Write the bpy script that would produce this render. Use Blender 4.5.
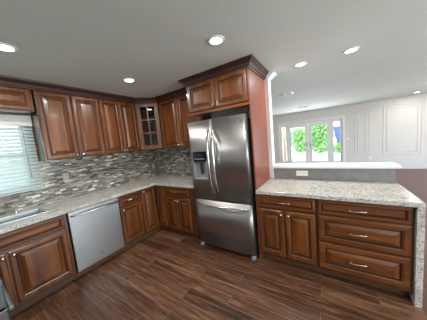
import bpy, bmesh, math, random
from mathutils import Matrix, Vector
from math import radians as R, sin, cos, pi

random.seed(7)
for o in list(bpy.data.objects):
    bpy.data.objects.remove(o)
S = bpy.context.scene
C = S.collection

# ------------------------------------------------------------------ camera
CAM = Vector((3.233, -2.652, 1.551))
F_PX, PITCH, ROLL, YAW = 177.06, R(-6.03), R(-5.32), R(33.0)
fw = Vector((-sin(YAW) * cos(PITCH), cos(YAW) * cos(PITCH), sin(PITCH)))
rt = Vector((cos(YAW), sin(YAW), 0))
up = rt.cross(fw)
rt2 = cos(ROLL) * rt + sin(ROLL) * up
up2 = -sin(ROLL) * rt + cos(ROLL) * up
cam_data = bpy.data.cameras.new('camera')
cam_data.sensor_fit = 'HORIZONTAL'
cam_data.sensor_width = 36
cam_data.lens = 36 * F_PX / 427
cam_data.clip_start = 0.02
cam = bpy.data.objects.new('camera', cam_data)
C.objects.link(cam)
m = Matrix.Identity(4)
for i, v in enumerate((rt2, up2, -fw)):
    for j in range(3):
        m[j][i] = v[j]
m.translation = CAM
cam.matrix_world = m
S.camera = cam

# ------------------------------------------------------------------ world, exposure
S.view_settings.view_transform = 'Standard'
S.view_settings.look = 'None'
S.view_settings.gamma = 1
S.view_settings.use_curve_mapping = False
S.view_settings.exposure = 0.4
SKY_STRENGTH = 1.1
LAMP_W = 8.5
FILL_W = 110.0
W = bpy.data.worlds.new('World')
S.world = W
W.use_nodes = True
nt = W.node_tree
sky = nt.nodes.new('ShaderNodeTexSky')
sky.sky_type = 'NISHITA'
sky.sun_disc = False
sky.sun_elevation = R(48)
sky.sun_rotation = R(200)
sky.air_density = 1.0
sky.dust_density = 2.5
nt.links.new(sky.outputs[0], nt.nodes['Background'].inputs[0])
nt.nodes['Background'].inputs[1].default_value = SKY_STRENGTH


def area(name, loc, rot, sx, sy, power, color=(1, 1, 1), shape='RECTANGLE', spread=None):
    d = bpy.data.lights.new(name, 'AREA')
    d.shape = shape
    d.size = sx
    if shape in ('RECTANGLE', 'ELLIPSE'):
        d.size_y = sy
    d.energy = power
    d.color = color
    if spread:
        d.spread = spread
    o = bpy.data.objects.new(name, d)
    o.location = loc
    o.rotation_euler = rot
    C.objects.link(o)
    return o


# daylight at the french doors and kitchen window, plus added fill lights
area('added_side_fill', (7.42, -1.3, 1.35), (0, R(90), 0), 1.7, 2.6, FILL_W, (0.93, 1.0, 0.99))  # added fill from the right, standing in for an unseen window
area('added_rear_fill', (6.0, -4.52, 1.5), (R(90), 0, 0), 2.4, 1.6, FILL_W * 0.55, (0.94, 1.0, 0.98))  # added fill from behind the camera; the rear wall has no opening
area('added_living_fill', (7.42, 3.2, 1.3), (0, R(90), 0), 1.9, 2.8, FILL_W * 0.55, (0.93, 1.0, 0.99))  # added fill to brighten the living area, its window unseen
area('daylight_french_doors', (2.57, 5.85, 1.05), (R(-90), 0, 0), 2.1, 1.6, 55, (0.93, 0.98, 1.0))

area('daylight_kitchen_window', (-0.16, -2.415, 1.615), (0, R(-90), 0), 0.86, 0.8, 4.2, (0.86, 1.0, 1.0))

# ------------------------------------------------------------------ materials


def lin(c):
    return tuple(((x / 255) / 12.92 if x / 255 <= 0.04045 else ((x / 255 + 0.055) / 1.055) ** 2.4) for x in c) + (1,)


class Mat:
    def __init__(s, name):
        s.m = bpy.data.materials.new(name)
        s.m.use_nodes = True
        s.t = s.m.node_tree
        s.b = s.t.nodes['Principled BSDF']

    def n(s, typ, **k):
        x = s.t.nodes.new(typ)
        for a, v in k.items():
            setattr(x, a, v)
        return x

    def l(s, a, b):
        s.t.links.new(a, b)

    def math(s, op, a, b=None, c=None):
        x = s.n('ShaderNodeMath', operation=op)
        for i, v in enumerate((a, b, c)):
            if v is None:
                continue
            if isinstance(v, (int, float)):
                x.inputs[i].default_value = v
            else:
                s.l(v, x.inputs[i])
        return x.outputs[0]

    def ramp(s, fac, stops, interp='LINEAR'):
        x = s.n('ShaderNodeValToRGB')
        x.color_ramp.interpolation = interp
        e = x.color_ramp.elements
        while len(e) > 1:
            e.remove(e[0])
        e[0].position = stops[0][0]
        e[0].color = lin(stops[0][1])
        for p, c in stops[1:]:
            k = e.new(p)
            k.color = lin(c)
        s.l(fac, x.inputs[0])
        return x.outputs[0]

    def coords(s, scale=(1, 1, 1), rand=False, loc=(0, 0, 0)):
        tc = s.n('ShaderNodeTexCoord')
        src = tc.outputs['Object']
        if rand:
            oi = s.n('ShaderNodeObjectInfo')
            va = s.n('ShaderNodeVectorMath', operation='SCALE')
            va.inputs[0].default_value = (7.3, 5.1, 3.7)
            s.l(oi.outputs['Random'], va.inputs['Scale'])
            ad = s.n('ShaderNodeVectorMath', operation='ADD')
            s.l(src, ad.inputs[0])
            s.l(va.outputs[0], ad.inputs[1])
            src = ad.outputs[0]
        mp = s.n('ShaderNodeMapping')
        mp.inputs['Scale'].default_value = scale
        mp.inputs['Location'].default_value = loc
        s.l(src, mp.inputs[0])
        return mp.outputs[0]

    def noise(s, vec, scale, detail=4, rough=0.55, dist=0.0):
        x = s.n('ShaderNodeTexNoise')
        x.inputs['Scale'].default_value = scale
        x.inputs['Detail'].default_value = detail
        x.inputs['Roughness'].default_value = rough
        x.inputs['Distortion'].default_value = dist
        if vec is not None:
            s.l(vec, x.inputs['Vector'])
        return x.outputs['Fac']

    def bump(s, h, strength=0.2, dist=0.002):
        x = s.n('ShaderNodeBump')
        x.inputs['Strength'].default_value = strength
        x.inputs['Distance'].default_value = dist
        s.l(h, x.inputs['Height'])
        s.l(x.outputs[0], s.b.inputs['Normal'])

    def set(s, **k):
        names = {'rough': 'Roughness', 'metal': 'Metallic', 'coat': 'Coat Weight', 'coatr': 'Coat Roughness', 'spec': 'Specular IOR Level', 'aniso': 'Anisotropic'}
        for a, v in k.items():
            s.b.inputs[names[a]].default_value = v
        return s


def plain(name, col, rough=0.5, metal=0.0, var=0.04, scale=6.0, **k):
    M = Mat(name)
    c = M.coords()
    f = M.noise(c, scale, 3)
    a = tuple(max(0, x * (1 - var)) for x in col)
    b = tuple(min(255, x * (1 + var)) for x in col)
    M.l(M.ramp(f, [(0.3, a), (0.7, b)]), M.b.inputs['Base Color'])
    M.set(rough=rough, metal=metal, **k)
    return M.m


def wood(name, dark, mid, light, horiz=False, rough=0.35, coat=0.14, coatr=0.14):
    M = Mat(name)
    sc = (1.1, 9, 9) if horiz else (9, 9, 1.1)
    c = M.coords(sc, True)
    f = M.noise(c, 1.3, 6, 0.62, 0.7)
    c2 = M.coords((2.0, 60, 60) if horiz else (60, 60, 2.0), True)
    g = M.noise(c2, 1.6, 3, 0.6)
    k = M.math('ADD', M.math('MULTIPLY', f, 0.72), M.math('MULTIPLY', g, 0.28))
    M.l(M.ramp(k, [(0.30, dark), (0.5, mid), (0.70, light)]), M.b.inputs['Base Color'])
    M.set(rough=rough, coat=coat, coatr=coatr)
    M.bump(g, 0.06, 0.001)
    return M.m


WOOD_V = wood('cherry_wood', (58, 27, 8), (102, 53, 15), (140, 82, 31))
WOOD_H = wood('cherry_wood_crosswise', (58, 27, 8), (102, 53, 15), (140, 82, 31), True)
WOOD_BODY = wood('cherry_frame', (50, 24, 8), (74, 38, 12), (96, 53, 19), coat=1.0, coatr=0.08)
WOOD_RED = wood('cherry_veneer', (112, 55, 38), (121, 61, 43), (130, 67, 48), rough=0.42)
GLAZE = plain('chocolate_glaze', (38, 17, 9), 0.45)
CROWN = wood('crown_wood', (44, 19, 12), (56, 25, 16), (68, 32, 20), True, 0.5, 0.03)
TOE = plain('toe_kick_wood', (84, 56, 38), 0.5)
INSIDE = plain('cabinet_interior', (48, 28, 18), 0.6)
WALLP = plain('wall_paint', (205, 202, 200), 0.7, 0, 0.01)
WALLW = plain('white_trim_paint', (222, 224, 224), 0.4, 0, 0.01)
CEILP = plain('ceiling_paint', (206, 212, 208), 0.8, 0, 0.012, 2.0)
PLASTIC = plain('white_plastic', (225, 225, 222), 0.35, 0, 0.01)
BLACKP = plain('black_enamel', (16, 16, 17), 0.3)
BLACKG = plain('black_glass', (8, 8, 9), 0.06)
DARKGREY = plain('dark_grey_plastic', (48, 49, 51), 0.45)
GREYPL = plain('grey_plastic', (150, 154, 158), 0.4)
NICKEL = plain('satin_nickel', (196, 192, 186), 0.24, 1.0)
CHROME = plain('chrome', (215, 217, 220), 0.1, 1.0)


def steel(name, col, rough, horiz=False):
    M = Mat(name)
    c = M.coords((2, 160, 160) if horiz else (160, 160, 2))
    f = M.noise(c, 2.0, 3)
    a = tuple(x * 0.965 for x in col)
    M.l(M.ramp(f, [(0.3, a), (0.7, col)]), M.b.inputs['Base Color'])
    rr = M.n('ShaderNodeMapRange')
    rr.inputs['To Min'].default_value = rough - 0.05
    rr.inputs['To Max'].default_value = rough + 0.06
    M.l(f, rr.inputs['Value'])
    M.l(rr.outputs[0], M.b.inputs['Roughness'])
    M.set(metal=1.0)
    M.bump(f, 0.05, 0.0006)
    return M.m


STEEL = steel('brushed_stainless', (168, 167, 165), 0.36)
STEEL_DW = steel('brushed_stainless_pale', (186, 189, 192), 0.36)
STEEL_RANGE = steel('dull_stainless', (104, 107, 104), 0.5)
STEEL_SINK = steel('sink_stainless', (205, 207, 208), 0.45, True)


def granite():
    M = Mat('speckled_granite')
    c = M.coords()
    v = M.n('ShaderNodeTexVoronoi')
    v.inputs['Scale'].default_value = 120
    M.l(c, v.inputs['Vector'])
    sep = M.n('ShaderNodeSeparateColor')
    M.l(v.outputs['Color'], sep.inputs[0])
    col = M.ramp(sep.outputs[0], [(0.0, (226, 224, 220)), (0.45, (212, 209, 204)), (0.66, (194, 190, 184)), (0.84, (168, 163, 158)), (0.95, (128, 122, 118))], 'CONSTANT')
    big = M.noise(c, 15, 6, 0.72)
    tint = M.ramp(big, [(0.33, (182, 179, 174)), (0.5, (216, 214, 210)), (0.68, (236, 236, 233))])
    mx = M.n('ShaderNodeMix', data_type='RGBA', blend_type='MULTIPLY')
    mx.inputs[0].default_value = 0.8
    M.l(col, mx.inputs[6])
    M.l(tint, mx.inputs[7])
    M.l(mx.outputs[2], M.b.inputs['Base Color'])
    M.set(rough=0.2)
    return M.m


GRANITE = granite()


def mosaic():
    M = Mat('mosaic_strip_tile')
    tc = M.n('ShaderNodeTexCoord')
    sp = M.n('ShaderNodeSeparateXYZ')
    M.l(tc.outputs['Object'], sp.inputs[0])
    u = M.math('ADD', sp.outputs[0], sp.outputs[1])
    vz = M.math('DIVIDE', sp.outputs[2], 0.0175)
    row = M.math('FLOOR', vz)
    wn = M.n('ShaderNodeTexWhiteNoise', noise_dimensions='1D')
    M.l(row, wn.inputs['W'])
    off = M.math('MULTIPLY', wn.outputs['Value'], 9.0)
    length = M.math('ADD', M.math('MULTIPLY', M.math('FRACT', M.math('MULTIPLY', wn.outputs['Value'], 17.3)), 0.05), 0.06)
    uu = M.math('ADD', M.math('DIVIDE', u, length), off)
    colf = M.math('FLOOR', uu)
    cb = M.n('ShaderNodeCombineXYZ')
    M.l(colf, cb.inputs[0])
    M.l(row, cb.inputs[1])
    w2 = M.n('ShaderNodeTexWhiteNoise', noise_dimensions='2D')
    M.l(cb.outputs[0], w2.inputs['Vector'])
    col = M.ramp(w2.outputs['Value'], [(0.0, (76, 73, 67)), (0.16, (116, 112, 104)), (0.36, (140, 136, 127)), (0.60, (102, 98, 90)), (0.76, (158, 154, 146)), (0.93, (214, 214, 208))], 'CONSTANT')
    fz = M.math('FRACT', vz)
    fu = M.math('FRACT', uu)
    g1 = M.math('LESS_THAN', fz, 0.09)
    g2 = M.math('LESS_THAN', fu, 0.025)
    g = M.math('MAXIMUM', g1, g2)
    mx = M.n('ShaderNodeMix', data_type='RGBA')
    M.l(g, mx.inputs[0])
    M.l(col, mx.inputs[6])
    mx.inputs[7].default_value = lin((140, 136, 128))
    M.l(mx.outputs[2], M.b.inputs['Base Color'])
    rr = M.math('ADD', M.math('MULTIPLY', w2.outputs['Value'], 0.25), 0.12)
    M.l(M.math('MAXIMUM', rr, M.math('MULTIPLY', g, 0.7)), M.b.inputs['Roughness'])
    M.bump(M.math('SUBTRACT', 1.0, g), 0.3, 0.001)
    return M.m


MOSAIC = mosaic()


def planks(name, dark, mid, light, grout, lw, rw, rough, groutw=0.003):
    M = Mat(name)
    tc = M.n('ShaderNodeTexCoord')
    br = M.n('ShaderNodeTexBrick')
    br.offset = 0.37
    br.inputs['Scale'].default_value = 1
    br.inputs['Brick Width'].default_value = lw
    br.inputs['Row Height'].default_value = rw
    br.inputs['Mortar Size'].default_value = groutw
    br.inputs['Mortar Smooth'].default_value = 0.2
    br.inputs['Color1'].default_value = (0, 0, 0, 1)
    br.inputs['Color2'].default_value = (1, 1, 1, 1)
    br.inputs['Mortar'].default_value = (0.5, 0.5, 0.5, 1)
    M.l(tc.outputs['Object'], br.inputs['Vector'])
    sp = M.n('ShaderNodeSeparateXYZ')
    M.l(tc.outputs['Object'], sp.inputs[0])
    rowz = M.math('MULTIPLY', M.math('FLOOR', M.math('DIVIDE', sp.outputs[1], rw)), 3.71)
    rnd = M.math('MULTIPLY', br.outputs['Color'], 2.3)
    cb = M.n('ShaderNodeCombineXYZ')
    M.l(M.math('ADD', M.math('MULTIPLY', sp.outputs[0], 1.5), rnd), cb.inputs[0])
    M.l(M.math('ADD', M.math('MULTIPLY', sp.outputs[1], 24), rnd), cb.inputs[1])
    M.l(rowz, cb.inputs[2])
    f = M.noise(cb.outputs[0], 1.4, 6, 0.62, 1.1)
    k = M.math('ADD', M.math('MULTIPLY', f, 0.85), M.math('MULTIPLY', br.outputs['Color'], 0.15))
    col = M.ramp(k, [(0.32, dark), (0.5, mid), (0.72, light)])
    mx = M.n('ShaderNodeMix', data_type='RGBA')
    M.l(br.outputs['Fac'], mx.inputs[0])
    M.l(col, mx.inputs[6])
    mx.inputs[7].default_value = lin(grout)
    M.l(mx.outputs[2], M.b.inputs['Base Color'])
    M.set(rough=rough)
    M.bump(M.math('SUBTRACT', M.math('MULTIPLY', f, 0.3), br.outputs['Fac']), 0.15, 0.002)
    return M.m


FLOORK = planks('wood_look_floor_tile', (48, 30, 20), (94, 62, 44), (148, 108, 80), (128, 102, 84), 1.2, 0.152, 0.34, 0.002)
FLOORL = planks('red_hardwood', (80, 44, 34), (94, 53, 41), (106, 62, 48), (74, 40, 31), 1.1, 0.09, 0.35, 0.001)


def glass(name, tint=(0.97, 0.985, 0.98), refl=0.08):
    M = Mat(name)
    tr = M.n('ShaderNodeBsdfTransparent')
    tr.inputs[0].default_value = tint + (1,)
    gl = M.n('ShaderNodeBsdfGlossy')
    gl.inputs['Roughness'].default_value = 0.02
    fr = M.n('ShaderNodeFresnel')
    fr.inputs[0].default_value = 1.45
    mx = M.n('ShaderNodeMixShader')
    M.l(fr.outputs[0], mx.inputs[0])
    M.l(tr.outputs[0], mx.inputs[1])
    M.l(gl.outputs[0], mx.inputs[2])
    M.l(mx.outputs[0], M.t.nodes['Material Output'].inputs[0])
    return M.m


GLASS = glass('clear_glass')
GLASS_CAB = glass('cabinet_glass', (0.75, 0.78, 0.78))


def translucent(name, col, mixf):
    M = Mat(name)
    f = M.noise(M.coords(), 5, 2)
    M.l(M.ramp(f, [(0.3, tuple(c * 0.98 for c in col)), (0.7, col)]), M.b.inputs['Base Color'])
    M.set(rough=0.45)
    tl = M.n('ShaderNodeBsdfTranslucent')
    tl.inputs[0].default_value = lin(col)
    mx = M.n('ShaderNodeMixShader')
    mx.inputs[0].default_value = mixf
    M.l(M.b.outputs[0], mx.inputs[1])
    M.l(tl.outputs[0], mx.inputs[2])
    M.l(mx.outputs[0], M.t.nodes['Material Output'].inputs[0])
    return M.m


SLAT = translucent('blind_vinyl', (216, 228, 227), 0.28)


def emit(name, col, st):
    M = Mat(name)
    M.b.inputs['Base Color'].default_value = lin(col)
    M.b.inputs['Emission Color'].default_value = lin(col)
    M.b.inputs['Emission Strength'].default_value = st
    return M.m


LENS = emit('lamp_lens', (255, 246, 226), 6.0)
LEAF = translucent('leaf_green', (142, 190, 116), 0.3)
BARK = plain('bark', (110, 90, 70), 0.8)
CONC = plain('pale_concrete', (225, 222, 214), 0.8, 0, 0.03)
TAN = wood('tan_timber', (176, 136, 96), (190, 150, 108), (204, 166, 124))
BLUE = plain('slate_blue_canvas', (52, 74, 108), 0.7)

# ------------------------------------------------------------------ mesh helpers


def box(bm, x0, x1, y0, y1, z0, z1, mi=0, bev=0.0, seg=2):
    x0, x1 = sorted((x0, x1)); y0, y1 = sorted((y0, y1)); z0, z1 = sorted((z0, z1))
    vs = [bm.verts.new(p) for p in ((x0, y0, z0), (x1, y0, z0), (x1, y1, z0), (x0, y1, z0), (x0, y0, z1), (x1, y0, z1), (x1, y1, z1), (x0, y1, z1))]
    fs = [bm.faces.new([vs[i] for i in q]) for q in ((3, 2, 1, 0), (4, 5, 6, 7), (0, 1, 5, 4), (1, 2, 6, 5), (2, 3, 7, 6), (3, 0, 4, 7))]
    for f in fs:
        f.material_index = mi
    if bev:
        es = list({e for f in fs for e in f.edges})
        r = bmesh.ops.bevel(bm, geom=es, offset=bev, segments=seg, affect='EDGES', profile=0.5)
        for f in r['faces']:
            f.material_index = mi
    return bm


def prism(bm, poly, z0, z1, mi=0, skip=()):
    lo = [bm.verts.new((x, y, z0)) for x, y in poly]
    hi = [bm.verts.new((x, y, z1)) for x, y in poly]
    n = len(poly)
    fs = [bm.faces.new(lo[::-1]), bm.faces.new(hi)]
    for i in range(n):
        if i in skip:
            continue
        fs.append(bm.faces.new((lo[i], lo[(i + 1) % n], hi[(i + 1) % n], hi[i])))
    for f in fs:
        f.material_index = mi


def tube(bm, pts, r, seg=10, mi=0, flat=1.0):
    pts = [Vector(p) for p in pts]
    rs = r if isinstance(r, (list, tuple)) else [r] * len(pts)
    rings = []
    ref = None
    for i, p in enumerate(pts):
        d = (pts[min(i + 1, len(pts) - 1)] - pts[max(i - 1, 0)]).normalized()
        if ref is None:
            ref = Vector((0, 0, 1)) if abs(d.z) < 0.9 else Vector((1, 0, 0))
        a = d.cross(ref).normalized()
        b = a.cross(d).normalized()
        ref = b
        rings.append([bm.verts.new(p + (a * cos(t) * flat + b * sin(t)) * rs[i]) for t in [2 * pi * k / seg for k in range(seg)]])
    for q, w in zip(rings, rings[1:]):
        for k in range(seg):
            f = bm.faces.new((q[k], q[(k + 1) % seg], w[(k + 1) % seg], w[k]))
            f.smooth = True
            f.material_index = mi
    for rg, rev in ((rings[0], True), (rings[-1], False)):
        f = bm.faces.new(rg[::-1] if rev else rg)
        f.material_index = mi


def lathe(bm, prof, M=Matrix.Identity(4), seg=20, mi=0):
    """prof: (radius, height) along local +z"""
    rings = []
    for r, h in prof:
        rings.append([bm.verts.new(M @ Vector((r * cos(2 * pi * k / seg), r * sin(2 * pi * k / seg), h))) for k in range(seg)])
    for q, w in zip(rings, rings[1:]):
        for k in range(seg):
            f = bm.faces.new((q[k], q[(k + 1) % seg], w[(k + 1) % seg], w[k]))
            f.smooth = True
            f.material_index = mi
    for rg, rev in ((rings[0], True), (rings[-1], False)):
        if prof[0 if rev else -1][0] > 1e-5:
            f = bm.faces.new(rg[::-1] if rev else rg)
            f.material_index = mi


def obj(name, bm, mats, parent=None, mat4=None):
    bmesh.ops.recalc_face_normals(bm, faces=bm.faces)
    if mat4 is not None:
        bm.transform(mat4)
    me = bpy.data.meshes.new(name)
    bm.to_mesh(me)
    bm.free()
    for x in (mats if isinstance(mats, (list, tuple)) else [mats]):
        me.materials.append(x)
    o = bpy.data.objects.new(name, me)
    C.objects.link(o)
    if parent:
        o.parent = parent
    return o


def tag(o, label=None, cat=None, group=None, kind=None):
    for k, v in (('label', label), ('category', cat), ('group', group), ('kind', kind)):
        if v:
            o[k] = v
    return o


def thing(name, label, cat, loc=(0, 0, 0), rz=0.0, group=None):
    o = bpy.data.objects.new(name, None)
    o.empty_display_size = 0.1
    C.objects.link(o)
    o.location = loc
    o.rotation_euler = (0, 0, rz)
    return tag(o, label, cat, group)


def struct(name, bm, mats, parent=None, label=None):
    o = obj(name, bm, mats, parent)
    if not parent:
        o['kind'] = 'structure'
    if label:
        o['label'] = label
    return o


def B():
    return bmesh.new()


def dup(root, loc, rz, label=None, group=None):
    r = root.copy()
    C.objects.link(r)
    r.location = loc
    r.rotation_euler = (0, 0, rz)
    if label:
        r['label'] = label
    if group:
        r['group'] = group
    for ch in list(root.children):
        c = ch.copy()
        C.objects.link(c)
        c.parent = r
        for g in list(ch.children):
            d = g.copy()
            C.objects.link(d)
            d.parent = c
    return r


# ------------------------------------------------------------------ setting
H = 2.445
FY = 5.96
XR = 7.5
YN = -3.27
YR = -4.6

b = B()
box(b, -0.12, 3.874, YR, 0.16, -0.1, 0)
struct('floor', b, FLOORK, label='dark wood-look plank tile floor')
b = B()
box(b, 3.874, XR, YR, 0.16, -0.1, 0)
box(b, -0.12, XR, 0.16, FY + 0.14, -0.1, 0)
struct('floor_living', b, FLOORL, label='reddish hardwood floor of the living area')
b = B()
box(b, -0.12, XR + 0.12, YR - 0.12, FY + 0.14, H, H + 0.1)
struct('ceiling', b, CEILP)

# left wall with the kitchen window opening
WY0, WY1, WZ0, WZ1 = -2.83, -2.0, 1.17, 2.06


def holed(bm, mk, u0, u1, z0, z1, holes):
    """rectangle u0..u1 x z0..z1 less the holes, made of boxes by mk(bm,ua,ub,za,zb)"""
    us = sorted({u0, u1, *[h[0] for h in holes], *[h[1] for h in holes]})
    for ua, ub in zip(us, us[1:]):
        if ub <= u0 or ua >= u1:
            continue
        cuts = sorted([(h[2], h[3]) for h in holes if h[0] <= ua + 1e-6 and h[1] >= ub - 1e-6])
        z = z0
        for a, c in cuts:
            if a > z:
                mk(bm, ua, ub, z, a)
            z = max(z, c)
        if z < z1:
            mk(bm, ua, ub, z, z1)


b = B()
holed(b, lambda bm, a, c, z, y: box(bm, -0.12, 0, a, c, z, y), YN - 0.12, FY + 0.14, 0, H, [(WY0, WY1, WZ0, WZ1)])
wl = struct('wall_left', b, WALLP)
b = B()
holed(b, lambda bm, a, c, z, y: box(bm, 0.0, 0.008, a, c, z, y), -3.27, -1.93, 0.914, 2.1, [(WY0, WY1, WZ0, WZ1)])
box(b, 0, 0.008, -1.93, 0, 0.914, 1.53)
struct('tile_panel', b, MOSAIC, wl)

b = B()
box(b, 0, 2.55, 0, 0.12, 0, H)
wb = struct('wall_back', b, WALLW)
b = B()
box(b, 0.008, 1.58, -0.008, 0, 0.914, 1.53)
struct('tile_panel', b, MOSAIC, wb)
# small crown return on the wall end
b = B()
prof = [(0, H - 0.085), (0.01, H - 0.08), (0.03, H - 0.06), (0.055, H - 0.03), (0.08, H - 0.018), (0.08, H), (0, H)]


def sweep(bm, path, prof, mi=0, closed_ends=True):
    path = [Vector((p[0], p[1], 0)) for p in path]
    n = len(path)
    rings = []
    for i, p in enumerate(path):
        ds = []
        if i > 0:
            ds.append((path[i] - path[i - 1]).normalized())
        if i < n - 1:
            ds.append((path[i + 1] - path[i]).normalized())
        ns = [Vector((d.y, -d.x, 0)) for d in ds]
        if len(ns) == 2:
            o = (ns[0] + ns[1])
            o = o / (1 + ns[0].dot(ns[1]))
        else:
            o = ns[0]
        rings.append([bm.verts.new((p.x + o.x * q, p.y + o.y * q, z)) for q, z in prof])
    k = len(prof)
    for a, c in zip(rings, rings[1:]):
        for j in range(k):
            f = bm.faces.new((a[j], c[j], c[(j + 1) % k], a[(j + 1) % k]))
            f.material_index = mi
    bm.faces.new(rings[0][::-1])
    bm.faces.new(rings[-1])


sweep(b, [(2.55, 0.02), (2.55, 0.12), (0.0, 0.12)], prof)
struct('trim_1', b, WALLW)

# far wall with the french door opening
b = B()
OX0, OX1, OZ = 1.40, 3.74, 2.0
holed(b, lambda bm, a, c, z, y: box(bm, a, c, FY, FY + 0.14, z, y), -0.12, XR + 0.12, 0, H, [(OX0, OX1, 0, OZ)])
struct('wall_far', b, WALLP)
b = B()
box(b, XR, XR + 0.12, YR, FY, 0, 0.45)
box(b, XR, XR + 0.12, YR, FY, 2.25, H)
holed(b, lambda bm, a, c, z, y: box(bm, XR, XR + 0.12, a, c, z, y), YR, FY, 0.45, 2.25, [(-2.6, 0.0, 0.45, 2.25), (1.8, 4.6, 0.45, 2.25)])
struct('wall_right', b, WALLP)
b = B()
box(b, 1.95, XR + 0.12, YR - 0.12, YR, 0, H)
struct('wall_rear', b, WALLP)
b = B()
box(b, -0.12, 1.95, YN - 0.12, YN, 0, H)
box(b, 1.95, 2.05, YR, YN, 0, H)
struct('wall_front', b, WALLP)

# peninsula half wall and its white ledge
GREYTILE = plain('grey_backsplash', (124, 123, 123), 0.35, 0, 0.06, 9)
b = B()
box(b, 2.55, 3.86, 0.03, 0.16, 0, 1.075)
wp = struct('wall_peninsula', b, WALLW)
b = B()
box(b, 2.497, 3.86, 0.022, 0.03, 0.914, 1.075)
struct('tile_panel', b, GREYTILE, wp)
b = B()
box(b, 2.551, 3.89, -0.04, 0.23, 1.077, 1.112, 0, 0.008)
box(b, 2.497, 2.551, -0.04, -0.002, 1.077, 1.112, 0, 0.008)
struct('trim_2', b, WALLW, label='white ledge capping the half wall behind the peninsula')
b = B()
for x0, x1, y0, y1 in ((-0.0, OX0 - 0.08, FY - 0.015, FY), (OX1 + 0.08, XR, FY - 0.015, FY)):
    box(b, x0, x1, y0, y1, 0, 0.09)
struct('baseboard_far', b, WALLP)
b = B()
for x0, x1, z0, z1 in ((OX0 - 0.08, OX0, 0, OZ + 0.08), (OX1, OX1 + 0.08, 0, OZ + 0.08), (OX0, OX1, OZ, OZ + 0.08)):
    box(b, x0, x1, FY - 0.02, FY, z0, z1, 0, 0.004)
struct('trim_3', b, WALLW, label='white casing round the french doors')


# picture-frame mouldings on the far wall
def frame_mould(bm, x0, x1, z0, z1, w=0.03):
    y1 = FY
    prof = [(0, 0), (0.35, 0.55), (0.6, 1.0), (0.8, 0.6), (1, 0)]
    rings = []
    for q, h in prof:
        d = q * w
        rings.append([bm.verts.new((x, y1 - h * 0.012, z)) for x, z in ((x0 + d, z0 + d), (x1 - d, z0 + d), (x1 - d, z1 - d), (x0 + d, z1 - d))])
    for a, c in zip(rings, rings[1:]):
        for k in range(4):
            bm.faces.new((a[k], a[(k + 1) % 4], c[(k + 1) % 4], c[k]))


for i, (x0, x1) in enumerate(((4.10, 4.56), (4.90, 5.86), (6.2, 7.2))):
    b = B()
    frame_mould(b, x0, x1, 0.50, 2.2, 0.035)
    frame_mould(b, x0 + 0.09, x1 - 0.09, 0.59, 2.11, 0.03)
    struct('trim_%d' % (4 + i), b, WALLP, label='picture-frame wall moulding')

# french doors and sidelights
Y0, Y1 = FY + 0.03, FY + 0.075


def leaf(name, x0, x1, gx0, gx1, gz0, gz1, ztop, zbot=0.01):
    b = B()
    box(b, x0, gx0, Y0, Y1, zbot, ztop); box(b, gx1, x1, Y0, Y1, zbot, ztop)
    box(b, gx0, gx1, Y0, Y1, zbot, gz0); box(b, gx0, gx1, Y0, Y1, gz1, ztop)
    # glazing stops
    for a in ((gx0, gx0 + 0.015, gz0, gz1), (gx1 - 0.015, gx1, gz0, gz1), (gx0 + 0.015, gx1 - 0.015, gz0, gz0 + 0.015), (gx0 + 0.015, gx1 - 0.015, gz1 - 0.015, gz1)):
        box(b, a[0], a[1], Y0 - 0.008, Y1 + 0.008, a[2], a[3])
    o = struct(name, b, WALLW)
    b = B()
    box(b, gx0 + 0.002, gx1 - 0.002, Y0 + 0.02, Y0 + 0.026, gz0 + 0.002, gz1 - 0.002)
    struct('glass_pane', b, GLASS, o)
    return o


d1 = leaf('door_1', 1.745, 2.555, 1.85, 2.445, 0.30, 1.81, 1.955)
d2 = leaf('door_2', 2.56, 3.37, 2.672, 3.245, 0.30, 1.80, 1.955)
leaf('window_2', 1.44, 1.70, 1.475, 1.685, 0.30, 1.90, 1.955, 0.03)
leaf('window_3', 3.42, 3.70, 3.445, 3.68, 0.30, 1.88, 1.955, 0.03)
for d, x, s in ((d1, 2.50, -1), (d2, 2.615, 1)):
    b = B()
    box(b, x - 0.02, x + 0.02, Y0 - 0.008, Y0, 0.94, 1.14, 0, 0.003)
    tube(b, [(x, Y0, 1.04), (x, Y0 - 0.045, 1.04), (x + s * 0.02, Y0 - 0.055, 1.04), (x + s * 0.11, Y0 - 0.055, 1.035)], 0.009)
    struct('door_handle', b, NICKEL, d)
b = B()
for x0, x1 in ((1.402, 1.44), (1.70, 1.745), (3.37, 3.42), (3.70, 3.738)):
    box(b, x0, x1, FY + 0.01, FY + 0.13, 0, 1.955)
box(b, 1.402, 3.738, FY + 0.01, FY + 0.13, 1.955, 1.998)
struct('trim_7', b, WALLW, label='white mullion posts and head of the french doors')

# kitchen window behind the blind
b = B()
ym = (WZ0 + WZ1) / 2
for a in ((WY0, WY0 + 0.05, WZ0, WZ1), (WY1 - 0.05, WY1, WZ0, WZ1), (WY0 + 0.05, WY1 - 0.05, WZ0, WZ0 + 0.05), (WY0 + 0.05, WY1 - 0.05, WZ1 - 0.05, WZ1), (WY0 + 0.05, WY1 - 0.05, ym - 0.025, ym + 0.025)):
    box(b, -0.10, -0.05, a[0], a[1], a[2], a[3])
w1 = struct('window_1', b, WALLW)
b = B()
box(b, -0.08, -0.075, WY0 + 0.04, WY1 - 0.04, WZ0 + 0.04, WZ1 - 0.04)
struct('glass_pane', b, GLASS, w1)

# ------------------------------------------------------------------ cabinet makers


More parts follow.
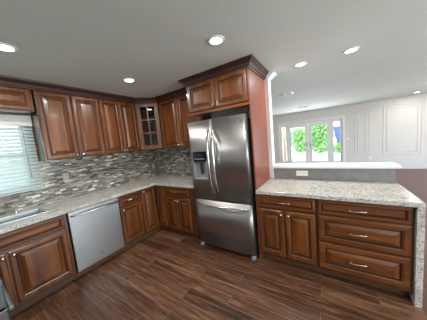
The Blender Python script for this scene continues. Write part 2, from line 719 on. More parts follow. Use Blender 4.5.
def panel_front(bm, x0, x1, z0, z1, yb, t=0.022, k=1.0):
    """raised-panel door or drawer front, its back at yb, facing -y; material 1 = glaze"""
    w, h = x1 - x0, z1 - z0
    s = min(1.0, 0.40 * min(w, h) / 0.108) * k
    rings = [(0, 0, 0), (0, t - 0.008, 0), (0.005, t - 0.006, 0), (0.010, t - 0.0005, 0), (0.014, t, 0), (0.042 * s, t, 0), (0.045 * s, t - 0.003, 1), (0.053 * s, t - 0.006, 0),
             (0.058 * s, t - 0.014, 1), (0.066 * s, t - 0.014, 1), (0.098 * s, t - 0.001, 0), (0.101 * s, t - 0.002, 1), (0.104 * s, t - 0.001, 0)]
    prev = None
    for d, y, mi in rings:
        ring = [bm.verts.new((x, yb - y, z)) for x, z in ((x0 + d, z0 + d), (x1 - d, z0 + d), (x1 - d, z1 - d), (x0 + d, z1 - d))]
        if prev:
            for q in range(4):
                f = bm.faces.new((prev[q], prev[(q + 1) % 4], ring[(q + 1) % 4], ring[q]))
                f.material_index = mi
        else:
            bm.faces.new(ring[::-1])
        prev = ring
    bm.faces.new(prev)


def knob_bm(x, yb, z):
    b = B()
    M = Matrix.Translation((x, yb, z)) @ Matrix.Rotation(R(90), 4, 'X')
    lathe(b, [(0.009, 0), (0.007, 0.003), (0.0055, 0.008), (0.007, 0.014), (0.014, 0.018), (0.0165, 0.022), (0.014, 0.027), (0.007, 0.030), (0.0, 0.031)], M, 16)
    return b


def pull_bm(x, yb, z, L=0.128):
    b = B()
    h = L / 2
    for s in (-1, 1):
        M = Matrix.Translation((x + s * h * 0.8, yb, z)) @ Matrix.Rotation(R(90), 4, 'X')
        lathe(b, [(0.008, 0), (0.006, 0.004), (0.005, 0.02), (0.006, 0.026)], M, 12)
    pts, rs = [], []
    for i in range(13):
        u = -1 + i / 6
        pts.append((x + u * h, yb - 0.024 - 0.010 * (1 - u * u), z + 0.004 * sin(u * pi)))
        rs.append(0.0045 + 0.003 * (1 - abs(u)) + (0.003 if abs(u) > 0.95 else 0))
    tube(b, pts, rs, 10)
    return b


TF = 0.022   # door thickness


def add_front(t, kind, x0, x1, z0, z1, depth, hw=None, mat4=None):
    b = B()
    panel_front(b, x0, x1, z0, z1, -depth)
    nm = {'door': 'door', 'drawer': 'drawer', 'false': 'false_drawer_front'}[kind]
    o = obj(nm, b, [WOOD_V if kind == 'door' else WOOD_H, GLAZE], t, mat4)
    yf = -depth - TF
    if hw:
        if hw[0] == 'knob':
            obj('knob', knob_bm(hw[1], yf, hw[2]), NICKEL, o, mat4)
        else:
            obj('handle', pull_bm(hw[1], yf + 0.001, hw[2]), NICKEL, o, mat4)
    return o


def base_body(t, w, d=0.61, top=0.873, sink=False):
    b = B()
    # closed carcass with a face frame proud of it
    box(b, 0, w, -d + 0.02, -0.012, 0.085, 0.66 if sink else top)
    box(b, 0, w, -d, -d + 0.02, 0.085, top, 0, 0.002, 1)
    obj('body', b, WOOD_BODY, t)
    b = B()
    box(b, 0.0, w, -d + 0.065, -0.02, 0.0, 0.085)
    obj('toe_kick', b, TOE, t)


LEFT = R(90)

# sink base under the window
t = thing('base_cabinet', 'wooden sink base cabinet under the window blind, two doors below a wide false drawer front', 'cabinet', (0, -2.905, 0), LEFT, 'base cabinets')
base_body(t, 0.98, sink=True)
add_front(t, 'false', 0.035, 0.95, 0.70, 0.858, 0.61)
add_front(t, 'door', 0.035, 0.478, 0.13, 0.675, 0.61, ('knob', 0.452, 0.635))
add_front(t, 'door', 0.492, 0.95, 0.13, 0.675, 0.61, ('knob', 0.525, 0.635))

# drawer base right of the dishwasher
t = thing('base_cabinet', 'narrow wooden base cabinet beside the dishwasher, one drawer over one door', 'cabinet', (0, -1.303, 0), LEFT, 'base cabinets')
base_body(t, 0.373)
add_front(t, 'drawer', 0.015, 0.36, 0.705, 0.858, 0.61, ('pull', 0.187, 0.782))
add_front(t, 'door', 0.015, 0.36, 0.125, 0.685, 0.61, ('knob', 0.045, 0.645))

# corner base with two full-height leaves
t = thing('base_cabinet', 'wooden corner base cabinet in the inside corner with full-height door leaves on two walls', 'cabinet', (0, 0, 0), 0, 'base cabinets')
b = B()
prism(b, [(0.012, -0.012), (0.012, -0.928), (0.61, -0.928), (0.61, -0.61), (0.832, -0.61), (0.832, -0.012)], 0.1, 0.873)
obj('body', b, WOOD_BODY, t)
b = B()
prism(b, [(0.02, -0.02), (0.02, -0.928), (0.545, -0.928), (0.545, -0.545), (0.832, -0.545), (0.832, -0.02)], 0.0, 0.1)
obj('toe_kick', b, TOE, t)
add_front(t, 'door', 0.0, 0.265, 0.125, 0.858, 0.61, ('knob', 0.03, 0.815), Matrix.Translation((0, -0.915, 0)) @ Matrix.Rotation(LEFT, 4, 'Z'))
add_front(t, 'door', 0.642, 0.825, 0.125, 0.858, 0.61)

# back base beside the refrigerator
t = thing('base_cabinet', 'dark wooden base cabinet beside the refrigerator, one wide drawer over two doors', 'cabinet', (0.834, 0, 0), 0, 'base cabinets')
base_body(t, 0.706)
add_front(t, 'drawer', 0.012, 0.57, 0.705, 0.858, 0.61, ('pull', 0.275, 0.782))
add_front(t, 'door', 0.012, 0.286, 0.125, 0.685, 0.61, ('knob', 0.262, 0.632))
add_front(t, 'door', 0.296, 0.57, 0.125, 0.685, 0.61, ('knob', 0.320, 0.632))

# peninsula bases
PY = 0.02
t = thing('base_cabinet', 'wooden peninsula cabinet next to the refrigerator panel, one drawer over two doors with knobs', 'cabinet', (2.497, PY, 0), 0, 'base cabinets')
base_body(t, 0.626, 0.63)
add_front(t, 'drawer', 0.008, 0.614, 0.715, 0.858, 0.63, ('pull', 0.305, 0.79))
add_front(t, 'door', 0.008, 0.302, 0.125, 0.690, 0.63, ('knob', 0.272, 0.645))
add_front(t, 'door', 0.316, 0.614, 0.125, 0.690, 0.63, ('knob', 0.348, 0.645))
t = thing('base_cabinet', 'wide wooden peninsula cabinet of three drawers stacked beside the granite end panel', 'cabinet', (3.124, PY, 0), 0, 'base cabinets')
base_body(t, 0.702, 0.63)
for z0, z1 in ((0.715, 0.858), (0.425, 0.695), (0.125, 0.405)):
    add_front(t, 'drawer', 0.014, 0.684, z0, z1, 0.63, ('pull', 0.33, (z0 + z1) / 2))

# ------------------------------------------------------------------ counters
b = B()
SX0, SX1, SY0, SY1 = 0.16, 0.455, -2.80, -2.05
CT0, CT1 = 0.875, 0.915
holed(b, lambda bm, a, c, z, y: box(bm, z, y, a, c, CT0, CT1), YN, 0.0 - 0.0, 0.009, 0.65, [(SY0, SY1, SX0, SX1)])
box(b, 0.65, 1.545, -0.65, -0.009, CT0, CT1)
tag(obj('countertop', b, GRANITE), 'speckled granite worktop running under the window and round the corner to the refrigerator', 'countertop')
t = thing('countertop', 'pale granite peninsula worktop with a waterfall end in front of the half wall', 'countertop', (3.85, -0.3, 0))
b = B()
box(b, 2.497 - 3.85, 3.874 - 3.85, -0.655 + 0.3, 0.021 + 0.3, CT0, CT1, 0, 0.003, 1)
obj('top', b, GRANITE, t)
b = B()
box(b, 3.829 - 3.85, 3.873 - 3.85, -0.653 + 0.3, 0.02 + 0.3, 0, CT0, 0, 0.002, 1)
obj('waterfall_panel', b, GRANITE, t)

# sink
t = thing('kitchen_sink', 'stainless sink with a thin rim set in the granite under the window', 'sink', ((SX0 + SX1) / 2, (SY0 + SY1) / 2, 0.68))
hx, hy = (SX1 - SX0) / 2 - 0.002, (SY1 - SY0) / 2 - 0.002
b = B()
rings = []
for dx, z in ((-0.016, 0.2355), (-0.016, 0.238), (-0.002, 0.239), (0.003, 0.236), (0.005, 0.19), (0.012, 0.03), (0.028, 0.008), (0.06, 0.0)):
    rings.append([(sx * (hx - dx), sy * (hy - dx), z) for sx, sy in ((-1, -1), (1, -1), (1, 1), (-1, 1))])
vr = [[b.verts.new(p) for p in rg] for rg in rings]
for a, c in zip(vr, vr[1:]):
    for k in range(4):
        b.faces.new((a[k], a[(k + 1) % 4], c[(k + 1) % 4], c[k]))
b.faces.new(vr[-1])
o = obj('basin', b, STEEL_SINK, t)
sm = o.modifiers.new('thick', 'SOLIDIFY')
sm.thickness = 0.002
sm.offset = 1
b = B()
lathe(b, [(0.045, 0.0), (0.045, 0.004), (0.03, 0.005), (0.026, 0.002), (0.0, 0.002)], Matrix.Translation((0, 0, 0.001)), 24)
obj('drain', b, CHROME, t)

# dispenser behind the sink
t = thing('soap_dispenser', 'small chrome dispenser on the counter behind the sink', 'dispenser', (0.115, -2.235, CT1))
b = B()
lathe(b, [(0.02, 0), (0.02, 0.006), (0.012, 0.010), (0.011, 0.045), (0.008, 0.048), (0.007, 0.06)], seg=16)
obj('base', b, CHROME, t)
b = B()
tube(b, [(0, 0, 0.058), (0, 0, 0.07), (0.02, 0, 0.075), (0.06, 0, 0.068)], 0.006)
obj('nozzle', b, CHROME, t)

# ------------------------------------------------------------------ dishwasher
t = thing('dishwasher', 'stainless steel dishwasher between the sink cabinet and the narrow drawer cabinet', 'dishwasher', (0, -1.921, 0), LEFT)
DWW = 0.614
b = B()
box(b, 0.004, DWW - 0.004, -0.595, -0.02, 0.1, 0.868)
obj('tub', b, BLACKP, t)
b = B()
box(b, 0.006, DWW - 0.006, -0.635, -0.597, 0.105, 0.866, 0, 0.006)
dr = obj('door', b, STEEL_DW, t)
b = B()
pts = []
L0, L1 = 0.03, DWW - 0.03
for i in range(17):
    u = -1 + i / 8
    pts.append(((L0 + L1) / 2 + u * (L1 - L0) / 2, -0.642 - 0.045 * (1 - abs(u) ** 4), 0.815))
tube(b, pts, 0.012, 10)
obj('handle', b, STEEL_DW, dr)
b = B()
lathe(b, [(0.008, 0), (0.008, 0.002), (0.0, 0.0025)], Matrix.Translation((0.297, -0.635, 0.2)) @ Matrix.Rotation(R(90), 4, 'X'), 16)
obj('badge', b, DARKGREY, dr)
b = B()
box(b, 0.0, DWW, -0.612, -0.58, 0.068, 0.103)
obj('toe_strip', b, WOOD_H, t)
b = B()
box(b, 0.0, DWW, -0.545, -0.02, 0, 0.098)
obj('toe_kick', b, TOE, t)

# ------------------------------------------------------------------ wall cabinets
ZB, ZT = 1.50, 2.358
UD = 0.303


def wall_cab(label, loc, rz, w, doors, zb=ZB, d=UD):
    t = thing('wall_cabinet', label, 'cabinet', loc, rz, 'wall cabinets')
    b = B()
    box(b, 0, w, -d, -0.009, zb, H - 0.004, 0, 0.001, 1)
    obj('body', b, WOOD_BODY, t)
    for x0, x1, kx in doors:
        add_front(t, 'door', x0, x1, zb + 0.008, ZT - 0.008, d, ('knob', kx, zb + 0.04) if kx else None)
    return t


wall_cab('short wooden wall cabinet above the window blind', (0, -2.90, 0), LEFT, 0.953, [(0.02, 0.47, 0.44), (0.482, 0.94, 0.512)], 2.10)
wall_cab('two-door wooden wall cabinet standing right beside the window blind', (0, -1.93, 0), LEFT, 0.715, [(0.008, 0.352, 0.325), (0.364, 0.708, 0.391)])
wall_cab('two-door wooden wall cabinet beside the corner glass cabinet, above the drawer cabinet', (0, -1.213, 0), LEFT, 0.622, [(0.008, 0.304, 0.278), (0.316, 0.612, 0.343)])
wall_cab('two-door wooden wall cabinet between the corner glass cabinet and the refrigerator', (0.591, 0, 0), 0, 0.965, [(0.03, 0.478, 0.45), (0.49, 0.94, 0.518)])

# corner cabinet with a glazed door
t = thing('wall_cabinet', 'diagonal corner wall cabinet with a six-pane glass door', 'cabinet', (0, 0, 0), 0, 'wall cabinets')
b = B()
e = 0.5885
poly = [(0.009, -0.009), (0.009, -e), (0.303, -e), (e, -0.303), (e, -0.009)]
prism(b, poly, ZB, H - 0.004, 0, skip=(2,))
ins = [(0.024, -0.024), (0.024, -e + 0.015), (0.303, -e + 0.015), (e - 0.015, -0.303), (e - 0.015, -0.024)]
prism(b, ins, ZB + 0.02, ZT, 1, skip=(2,))
for z in (1.80, 2.09):
    prism(b, [(0.025, -0.025), (0.025, -0.57), (0.29, -0.57), (0.57, -0.29), (0.57, -0.025)], z, z + 0.016, 1)
obj('body', b, [WOOD_BODY, INSIDE], t)
DM = Matrix.Translation((0.303, -e, 0)) @ Matrix.Rotation(R(45), 4, 'Z')
DW = (e - 0.303) * math.sqrt(2)
b = B()
x0, x1, z0, z1 = 0.006, DW - 0.006, ZB + 0.008, ZT - 0.008
fwid = 0.075
box(b, x0, x0 + fwid, -0.022, 0.002, z0, z1, 0, 0.003, 1)
box(b, x1 - fwid, x1, -0.022, 0.002, z0, z1, 0, 0.003, 1)
box(b, x0 + fwid, x1 - fwid, -0.022, 0.002, z0, z0 + fwid, 0, 0.003, 1)
box(b, x0 + fwid, x1 - fwid, -0.022, 0.002, z1 - fwid * 0.8, z1, 0, 0.003, 1)
gx0, gx1, gz0, gz1 = x0 + fwid, x1 - fwid, z0 + fwid, z1 - fwid * 0.8
for q in (1 / 3, 2 / 3):
    zz = gz0 + (gz1 - gz0) * q
    box(b, gx0, gx1, -0.02, 0.0, zz - 0.009, zz + 0.009)
box(b, (gx0 + gx1) / 2 - 0.009, (gx0 + gx1) / 2 + 0.009, -0.021, 0.001, gz0, gz1)
o = obj('door', b, WOOD_V, t, DM)
b = B()
box(b, gx0 - 0.005, gx1 + 0.005, -0.011, -0.007, gz0 - 0.005, gz1 + 0.005)
obj('glass_pane', b, GLASS_CAB, o, DM)
obj('knob', knob_bm(x0 + 0.03, -0.022, ZB + 0.045), NICKEL, o, DM)

# crown moulding
CP = [(-0.012, 2.352), (0.012, 2.352), (0.016, 2.366), (0.024, 2.372), (0.030, 2.392), (0.046, 2.415), (0.060, 2.424), (0.064, 2.444), (-0.012, 2.444)]
b = B()
sweep(b, [(0.318, -2.90), (0.318, -0.595), (0.595, -0.318), (1.49, -0.318)], CP)
tag(obj('crown_moulding', b, CROWN), 'dark wooden crown moulding running along the tops of the wall cabinets', 'moulding')

# ------------------------------------------------------------------ cabinet over the refrigerator
t = thing('refrigerator_cabinet', 'two-door wooden cabinet over the refrigerator under a deep dark crown', 'cabinet', (1.557, 0, 0), 0)
FW = 0.938
b = B()
box(b, 0.02, FW - 0.022, -0.60, -0.012, 1.955, H - 0.004)
box(b, 0, FW - 0.022, -0.61, -0.60, 1.955, H - 0.004)
obj('body', b, WOOD_BODY, t)
b = B()
box(b, -0.004, FW + 0.002, -0.63, -0.612, 1.935, 1.955, 0, 0.004)
box(b, -0.001, FW, -0.622, -0.612, 1.955, 1.968, 0, 0.003)
obj('light_rail', b, WOOD_H, t)
add_front(t, 'door', 0.025, 0.462, 1.978, 2.345, 0.61, ('knob', 0.433, 2.012))
add_front(t, 'door', 0.476, 0.915, 1.978, 2.345, 0.61, ('knob', 0.505, 2.012))
CP2 = [(-0.012, 2.345), (0.010, 2.345), (0.014, 2.362), (0.026, 2.370), (0.034, 2.392), (0.056, 2.418), (0.070, 2.424), (0.074, 2.444), (-0.012, 2.444)]
b = B()
sweep(b, [(-0.001, -0.39), (-0.001, -0.611), (FW + 0.001, -0.611), (FW + 0.001, -0.002)], CP2)
obj('crown', b, CROWN, t)
b = B()
box(b, -0.0105, 0.0105, -0.61, -0.002, 0, 2.345, 0, 0.001, 1)
o = obj('end_panel', b, WOOD_RED)
o.location = (1.557 + FW - 0.0105, 0, 0)
tag(o, 'tall reddish wooden end panel between the refrigerator and the peninsula', 'panel')

# ------------------------------------------------------------------ refrigerator
t = thing('refrigerator', 'stainless steel french-door refrigerator with bottom freezer drawer and water dispenser', 'refrigerator', (1.552, 0, 0), 0)
RW = 0.893
b = B()
box(b, 0.004, RW - 0.006, -0.60, -0.03, 0.03, 1.795, 0, 0.004, 1)
obj('case', b, DARKGREY, t)


def fdoor(x0, x1, z0, z1, hole=None):
    """door with a gently bowed front, y from -0.605 to about -0.68"""
    b = B()
    n = 14
    XM, HWID = RW / 2, RW / 2
    fy = lambda x: -0.672 - 0.014 * (1 - ((x - XM) / HWID) ** 2)
    xs = [x0 + (x1 - x0) * i / n for i in range(n + 1)]
    zs = [z0, z1]
    if hole:
        xs = sorted(set([x for x in xs if abs(x - hole[0]) > 0.012 and abs(x - hole[1]) > 0.012] + [hole[0], hole[1]]))
        zs = [z0, hole[2], hole[3], z1]
    V = {}
    for i, x in enumerate(xs):
        for j, z in enumerate(zs):
            V[i, j] = b.verts.new((x, fy(x), z))
    for i in range(len(xs) - 1):
        for j in range(len(zs) - 1):
            if hole and j == 1 and xs[i] >= hole[0] - 1e-6 and xs[i + 1] <= hole[1] + 1e-6:
                continue
            f = b.faces.new((V[i, j], V[i + 1, j], V[i + 1, j + 1], V[i, j + 1]))
            f.smooth = True
    # outer sides and back
    nx, nz = len(xs), len(zs)
    loop = [(i, 0) for i in range(nx)] + [(nx - 1, j) for j in range(1, nz)] + [(i, nz - 1) for i in range(nx - 2, -1, -1)] + [(0, j) for j in range(nz - 2, 0, -1)]
    bk = {k: b.verts.new((V[k].co.x, -0.605, V[k].co.z)) for k in loop}
    for k, k2 in zip(loop, loop[1:] + loop[:1]):
        b.faces.new((V[k], bk[k], bk[k2], V[k2]))
    b.faces.new([bk[k] for k in loop])
    return b, fy


GAP = 0.402
bl, fy = fdoor(0.002, GAP - 0.003, 0.745, 1.838, (0.052, 0.292, 1.03, 1.425))
dl = obj('door', bl, STEEL, t)
br_, _ = fdoor(GAP + 0.003, RW - 0.002, 0.745, 1.838)
drr = obj('door', br_, STEEL, t)
bf, _ = fdoor(0.002, RW - 0.002, 0.062, 0.732)
fz = obj('freezer_drawer', bf, STEEL, t)

# water dispenser in the door
b = B()
x0, x1, z0, z1 = 0.053, 0.291, 1.031, 1.424
box(b, x0, x1, -0.684, -0.61, 1.285, z1, 0, 0.003, 1)           # black control head
# recess shell
box(b, x0, x1, -0.625, -0.61, z0, 1.285, 1)
box(b, x0, x0 + 0.02, -0.684, -0.625, z0, 1.285, 1)
box(b, x1 - 0.02, x1, -0.684, -0.625, z0, 1.285, 1)
box(b, x0 + 0.02, x1 - 0.02, -0.690, -0.625, z0, z0 + 0.018, 1)
box(b, x0 + 0.02, x1 - 0.02, -0.684, -0.625, 1.262, 1.285, 2)
box(b, x0 + 0.095, x0 + 0.14, -0.655, -0.640, 1.10, 1.262, 2, 0.004)   # paddle
for k in range(5):
    box(b, x0 + 0.03 + 0.036 * k, x0 + 0.056 + 0.036 * k, -0.6855, -0.684, 1.315, 1.330, 3)
box(b, x0 + 0.07, x0 + 0.17, -0.6855, -0.684, 1.35, 1.39, 4)
obj('water_dispenser', b, [BLACKG, GREYPL, DARKGREY, GREYPL, plain('display_glass', (30, 42, 60), 0.1)], dl)


def bow(pts_axis, a, c, y0, amp, z=None, x=None):
    pts = []
    for i in range(21):
        u = i / 20
        s = 1 - (2 * u - 1) ** 4
        q = a + (c - a) * u
        pts.append((q, y0 - amp * s, z) if z is not None else (x, y0 - amp * s, q))
    return pts


for d, x in ((dl, GAP - 0.04), (drr, GAP + 0.04)):
    b = B()
    yb = fy(x) + 0.004
    tube(b, bow(None, 0.86, 1.72, yb, 0.062, x=x), 0.0125, 12)
    obj('handle', b, CHROME, d)
b = B()
tube(b, bow(None, 0.06, RW - 0.06, fy(0.06) + 0.002, 0.066, z=0.672), 0.0125, 12)
obj('handle', b, CHROME, fz)
b = B()
box(b, 0.78, 0.852, fy(0.82) - 0.003, fy(0.82) + 0.012, 1.752, 1.768, 0, 0.002, 1)
obj('badge', b, CHROME, drr)
for x in (0.05, RW - 0.05):
    b = B()
    box(b, x - 0.035, x + 0.035, -0.66, -0.56, 1.797, 1.822 if False else 1.815, 0, 0.004)
    obj('hinge_cover', b, GREYPL, t)
b = B()
box(b, 0.03, RW - 0.03, -0.600, -0.585, 0.01, 0.06)
for k in range(24):
    box(b, 0.06 + k * 0.033, 0.08 + k * 0.033, -0.603, -0.600, 0.02, 0.05, 1)
obj('toe_grille', b, [DARKGREY, BLACKP], t)
for x in (0.045, RW - 0.035):
    b = B()
    box(b, x - 0.022, x + 0.022, -0.672, -0.61, 0.0, 0.058, 0, 0.006)
    obj('foot', b, GREYPL, t)

# ------------------------------------------------------------------ range at the near corner
t = thing('range', 'stainless range with black side, its corner showing at the near edge of the floor', 'stove', (1.385, -2.905, 0), pi)
b = B()
box(b, -0.38, 0.38, -0.30, 0.33, 0.02, 0.885)
for sx in (-0.33, 0.33):
    for sy in (-0.25, 0.28):
        box(b, sx - 0.02, sx + 0.02, sy - 0.02, sy + 0.02, 0, 0.02)
obj('body', b, BLACKP, t)
b = B()
box(b, -0.378, 0.378, -0.348, -0.302, 0.25, 0.76, 0, 0.008)
box(b, -0.27, 0.27, -0.350, -0.346, 0.34, 0.64, 1)
od = obj('oven_door', b, [STEEL_RANGE, BLACKG], t)
b = B()
box(b, -0.37, 0.37, -0.372, -0.346, 0.725, 0.755, 0, 0.008)
obj('handle', b, STEEL_RANGE, od)
b = B()
box(b, -0.378, 0.378, -0.345, -0.302, 0.05, 0.24, 0, 0.006)
obj('drawer', b, STEEL_RANGE, t)
b = B()
box(b, -0.38, 0.38, -0.348, -0.302, 0.77, 0.885, 0, 0.006)
cp = obj('control_panel', b, STEEL_RANGE, t)
b = B()
box(b, -0.2, 0.2, -0.3495, -0.347, 0.80, 0.86, 0, 0.001, 1)
obj('display', b, BLACKG, cp)
b = B()
box(b, -0.382, 0.382, -0.35, 0.33, 0.886, 0.918, 0, 0.004)
box(b, -0.345, 0.345, -0.31, 0.30, 0.918, 0.921, 1)
obj('cooktop', b, [STEEL_RANGE, BLACKG], t)

# ------------------------------------------------------------------ window blind
BY0, BY1 = -2.90, -1.936
t = thing('window_blind', 'white horizontal slat blind hanging over the window above the sink', 'blind', (0.03, BY1, 1.14))
b = B()
box(b, -0.018, 0.035, BY0 - BY1, 0, 0.815, 0.945, 0, 0.004)
obj('headrail', b, PLASTIC, t)
b = B()
box(b, -0.018, 0.022, BY0 - BY1 + 0.005, -0.005, 0.0, 0.018, 0, 0.004)
obj('bottom_rail', b, SLAT, t)


def slat(bm, z, tilt):
    n = 5
    w = 0.05
    up_, lo_ = [], []
    for i in range(n + 1):
        u = -0.5 + i / n
        bul = 0.003 * (1 - 4 * u * u)
        dx, dz = u * w * cos(tilt) - bul * sin(tilt), u * w * sin(tilt) + bul * cos(tilt)
        for lst, off in ((up_, 0.0012), (lo_, -0.0012)):
            ox, oz = -sin(tilt) * off, cos(tilt) * off
            lst.append([bm.verts.new((dx + ox, y, z + dz + oz)) for y in (BY0 - BY1 + 0.005, -0.005)])
    for i in range(n):
        for lst in (up_, lo_):
            f = bm.faces.new((lst[i][0], lst[i + 1][0], lst[i + 1][1], lst[i][1]))
            f.smooth = True
    for i in (0, n):
        bm.faces.new((up_[i][0], up_[i][1], lo_[i][1], lo_[i][0]))


for k in range(18):
    b = B()
    slat(b, 0.045 + k * 0.0435, R(-50))
    obj('slat', b, SLAT, t)
for y in (-0.12, -0.48, -0.84):
    b = B()
    tube(b, [(0.0255, y, 0.01), (0.0255, y, 0.83)], 0.0012, 6)
    obj('ladder_cord', b, PLASTIC, t)
b = B()
tube(b, [(0.034, -0.10, 0.83), (0.034, -0.10, 0.22)], 0.003, 8)
tube(b, [(0.034, -0.10, 0.22), (0.034, -0.10, 0.17)], [0.004, 0.007], 8)
obj('pull_cord', b, GREYPL, t)

# ------------------------------------------------------------------ outlets, switches
PLATE = plain('grey_beige_plastic', (178, 175, 168), 0.4, 0, 0.01)
OUTC = plain('outlet_slot', (70, 70, 70), 0.5)


def outlet(label, loc, rz, horiz=False, switch=False, gang=1, cat='outlet', pm=None):
    pm = pm or PLASTIC
    t = thing('light_switch' if switch else 'wall_outlet', label, cat, loc, rz)
    b = B()
    w, h = 0.07 * gang if gang == 1 else 0.116, 0.115
    if horiz:
        w, h = h, w
    box(b, -w / 2, w / 2, -0.006, -0.0005, -h / 2, h / 2, 0, 0.002)
    obj('cover_plate', b, pm, t)
    if switch:
        b = B()
        box(b, -0.016, 0.016, -0.010, -0.006, -0.033, 0.033, 0, 0.001)
        obj('rocker', b, PLASTIC, t)
        return t
    for s in (-1, 1):
        b = B()
        cx, cz = (s * 0.028, 0) if horiz else (0, s * 0.028)
        box(b, cx - 0.016, cx + 0.016, -0.0085, -0.006, cz - 0.016, cz + 0.016, 0, 0.001)
        for q in (-0.006, 0.006):
            box(b, cx + q - 0.0012, cx + q + 0.0012, -0.0088, -0.0085, cz - 0.004, cz + 0.006, 1)
        obj('socket', b, [pm, OUTC], t)
    return t


outlet('white outlet plate on the mosaic tile between the window and the wall cabinets', (0.008, -1.68, 1.232), LEFT, pm=PLATE)
outlet('white outlet plate on the mosaic tile in the kitchen corner', (0.008, -0.125, 1.13), LEFT, pm=PLATE)
o = outlet('white sideways outlet plate on the grey strip behind the peninsula counter', (2.93, 0.022, 1.0), 0, True)
o.scale = (1.25, 1, 1.05)
outlet('white light switch on the pale wall beside the french doors', (3.91, FY, 1.17), 0, switch=True, cat='light switch')
outlet('white outlet low on the pale far wall between the moulding frames', (4.56, FY, 0.40), 0)

# ------------------------------------------------------------------ recessed lights and vents


def downlight(x, y, label):
    t = thing('ceiling_light', label, 'ceiling light', (x, y, H - 0.012), 0, 'recessed ceiling lights')
    b = B()
    lathe(b, [(0.058, 0.004), (0.060, 0.002), (0.070, 0.003), (0.076, 0.007), (0.078, 0.0118), (0.058, 0.0118), (0.058, 0.004)], seg=32)
    obj('trim_ring', b, WALLW, t)
    b = B()
    lathe(b, [(0.0, 0.0), (0.035, 0.0005), (0.05, 0.002), (0.0575, 0.005), (0.0575, 0.0115)], seg=28)
    obj('lens', b, LENS, t)
    l = area('ceiling_light_beam', (x, y, H - 0.02), (0, 0, 0), 0.11, 0.11, LAMP_W, (1.0, 0.97, 0.93), 'DISK')
    return t


for x, y, lb in ((1.094, -2.244, 'round recessed ceiling light above the sink, nearest the window'),
                 (1.075, -1.168, 'round recessed ceiling light above the dishwasher and wall cabinets'),
                 (2.417, -1.172, 'round recessed ceiling light in front of the refrigerator cabinet'),
                 (2.961, 0.056, 'round recessed ceiling light over the half wall, closer to the refrigerator'),
                 (3.485, 0.068, 'round recessed ceiling light over the half wall, farther from the refrigerator'),
                 (5.513, 5.269, 'small distant recessed ceiling light by the panelled far wall')):
    downlight(x, y, lb)


def vent(x, y, label):
    t = thing('ceiling_vent', label, 'vent', (x, y, H - 0.014), 0, 'ceiling vents')
    w, h = 0.17, 0.095
    b = B()
    for a in ((-w, w, -h, -h + 0.025), (-w, w, h - 0.025, h), (-w, -w + 0.025, -h + 0.025, h - 0.025), (w - 0.025, w, -h + 0.025, h - 0.025), (-0.008, 0.008, -h + 0.025, h - 0.025)):
        box(b, a[0], a[1], a[2], a[3], 0, 0.0135)
    obj('frame', b, WALLW, t)
    b = B()
    box(b, -w + 0.02, w - 0.02, -h + 0.02, h - 0.02, 0.012, 0.0135)
    obj('backing', b, BLACKP, t)
    for s in (-1, 1):
        for k in range(5):
            b = B()
            x0 = s * (0.008 + 0.137 / 2) 
            yy = -h + 0.038 + k * 0.0285
            vs = [b.verts.new(p) for p in ((x0 - 0.068, yy - 0.007, 0.001 if s < 0 else 0.010), (x0 + 0.068, yy - 0.007, 0.001 if s < 0 else 0.010), (x0 + 0.068, yy + 0.004, 0.010 if s < 0 else 0.001), (x0 - 0.068, yy + 0.004, 0.010 if s < 0 else 0.001))]
            f = b.faces.new(vs)
            bmesh.ops.solidify(b, geom=[f], thickness=0.0012)
            obj('louver', b, WALLW, t)
    return t


vent(2.465, 1.68, 'white ceiling vent just past the refrigerator cabinet')
vent(2.55, 4.42, 'small distant white ceiling vent near the french doors')

# ------------------------------------------------------------------ outside
b = B()
box(b, -14, 22, FY + 0.14, 40, -0.14, -0.04)
struct('ground', b, CONC, label='bright pale patio outside the french doors')
b = B()
box(b, -14, -0.12, -14, FY + 0.14, -0.14, -0.04)
struct('ground_side', b, CONC)


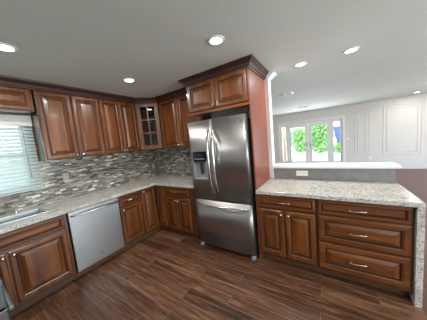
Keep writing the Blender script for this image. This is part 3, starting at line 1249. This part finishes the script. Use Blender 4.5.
def shrub(x, y, rx, h, n, label):
    rnd = random.Random(int(x * 100) + 5)
    t = thing('shrub', label, 'shrub', (x, y, -0.04), 0, 'shrubs beyond the patio')
    b = B()
    for k in range(5):
        a = rnd.uniform(0, 2 * pi)
        tube(b, [(0.05 * cos(a), 0.05 * sin(a), 0), (rx * 0.3 * cos(a), rx * 0.3 * sin(a), h * 0.4), (rx * 0.6 * cos(a), rx * 0.6 * sin(a), h * 0.8)], [0.025, 0.018, 0.008], 6)
    obj('stem', b, BARK, t)
    b = B()
    for k in range(n):
        while True:
            p = Vector((rnd.uniform(-1, 1), rnd.uniform(-1, 1), rnd.uniform(-1, 1)))
            if (p.x ** 4 + p.y ** 4 + p.z ** 4) < 1 and p.length > 0.3:
                break
        c = Vector((p.x * rx, p.y * rx * 0.8, h * 0.53 + p.z * h * 0.5))
        s = rnd.uniform(0.07, 0.13)
        q = Matrix.Rotation(rnd.uniform(0, 6.28), 3, 'Z') @ Matrix.Rotation(rnd.uniform(-1.2, 1.2), 3, 'X')
        pts = [Vector((0, -s, 0)), Vector((s * 0.5, 0, s * 0.12)), Vector((0, s, 0)), Vector((-s * 0.5, 0, s * 0.12))]
        b.faces.new([b.verts.new(c + q @ v) for v in pts])
    obj('foliage', b, LEAF, t)


shrub(1.36, 13.5, 0.58, 1.9, 2000, 'leafy green shrub seen through the first french door')
shrub(2.74, 12.6, 0.66, 2.32, 3000, 'tall leafy green shrub seen through the second french door')
shrub(3.95, 12.3, 0.34, 0.62, 700, 'low green shrub seen through the sidelight beside the light switch')


def canvas(x, y, w, z0, z1, label):
    t = thing('canvas_shade', label, 'shade', (x, y, -0.04), 0)
    b = B()
    prism(b, [(-w / 2, 0), (w / 2, 0), (w / 2, 0.03), (-w / 2, 0.03)], z0, z1)
    for v in b.verts:
        if v.co.z < z0 + 0.01 and v.co.x < 0:
            v.co.x += w * 0.4
    obj('cloth', b, BLUE, t)
    b = B()
    tube(b, [(w / 2, 0.05, 0), (w / 2, 0.05, z1 + 0.1)], 0.03)
    obj('post', b, WALLW, t)


canvas(3.92, 13.9, 0.55, 0.55, 1.85, 'slate blue canvas shade seen through the sidelight beside the light switch')
canvas(0.62, 14.3, 0.5, 0.4, 1.75, 'slate blue canvas shade seen at the edge of the first french door')
b = B()
box(b, -0.07, 0.07, -0.07, 0.07, 0, 2.6, 0, 0.006)
o = obj('porch_post', b, TAN)
o.location = (1.36, 7.2, -0.04)
tag(o, 'tan timber porch post outside the far sidelight', 'post')
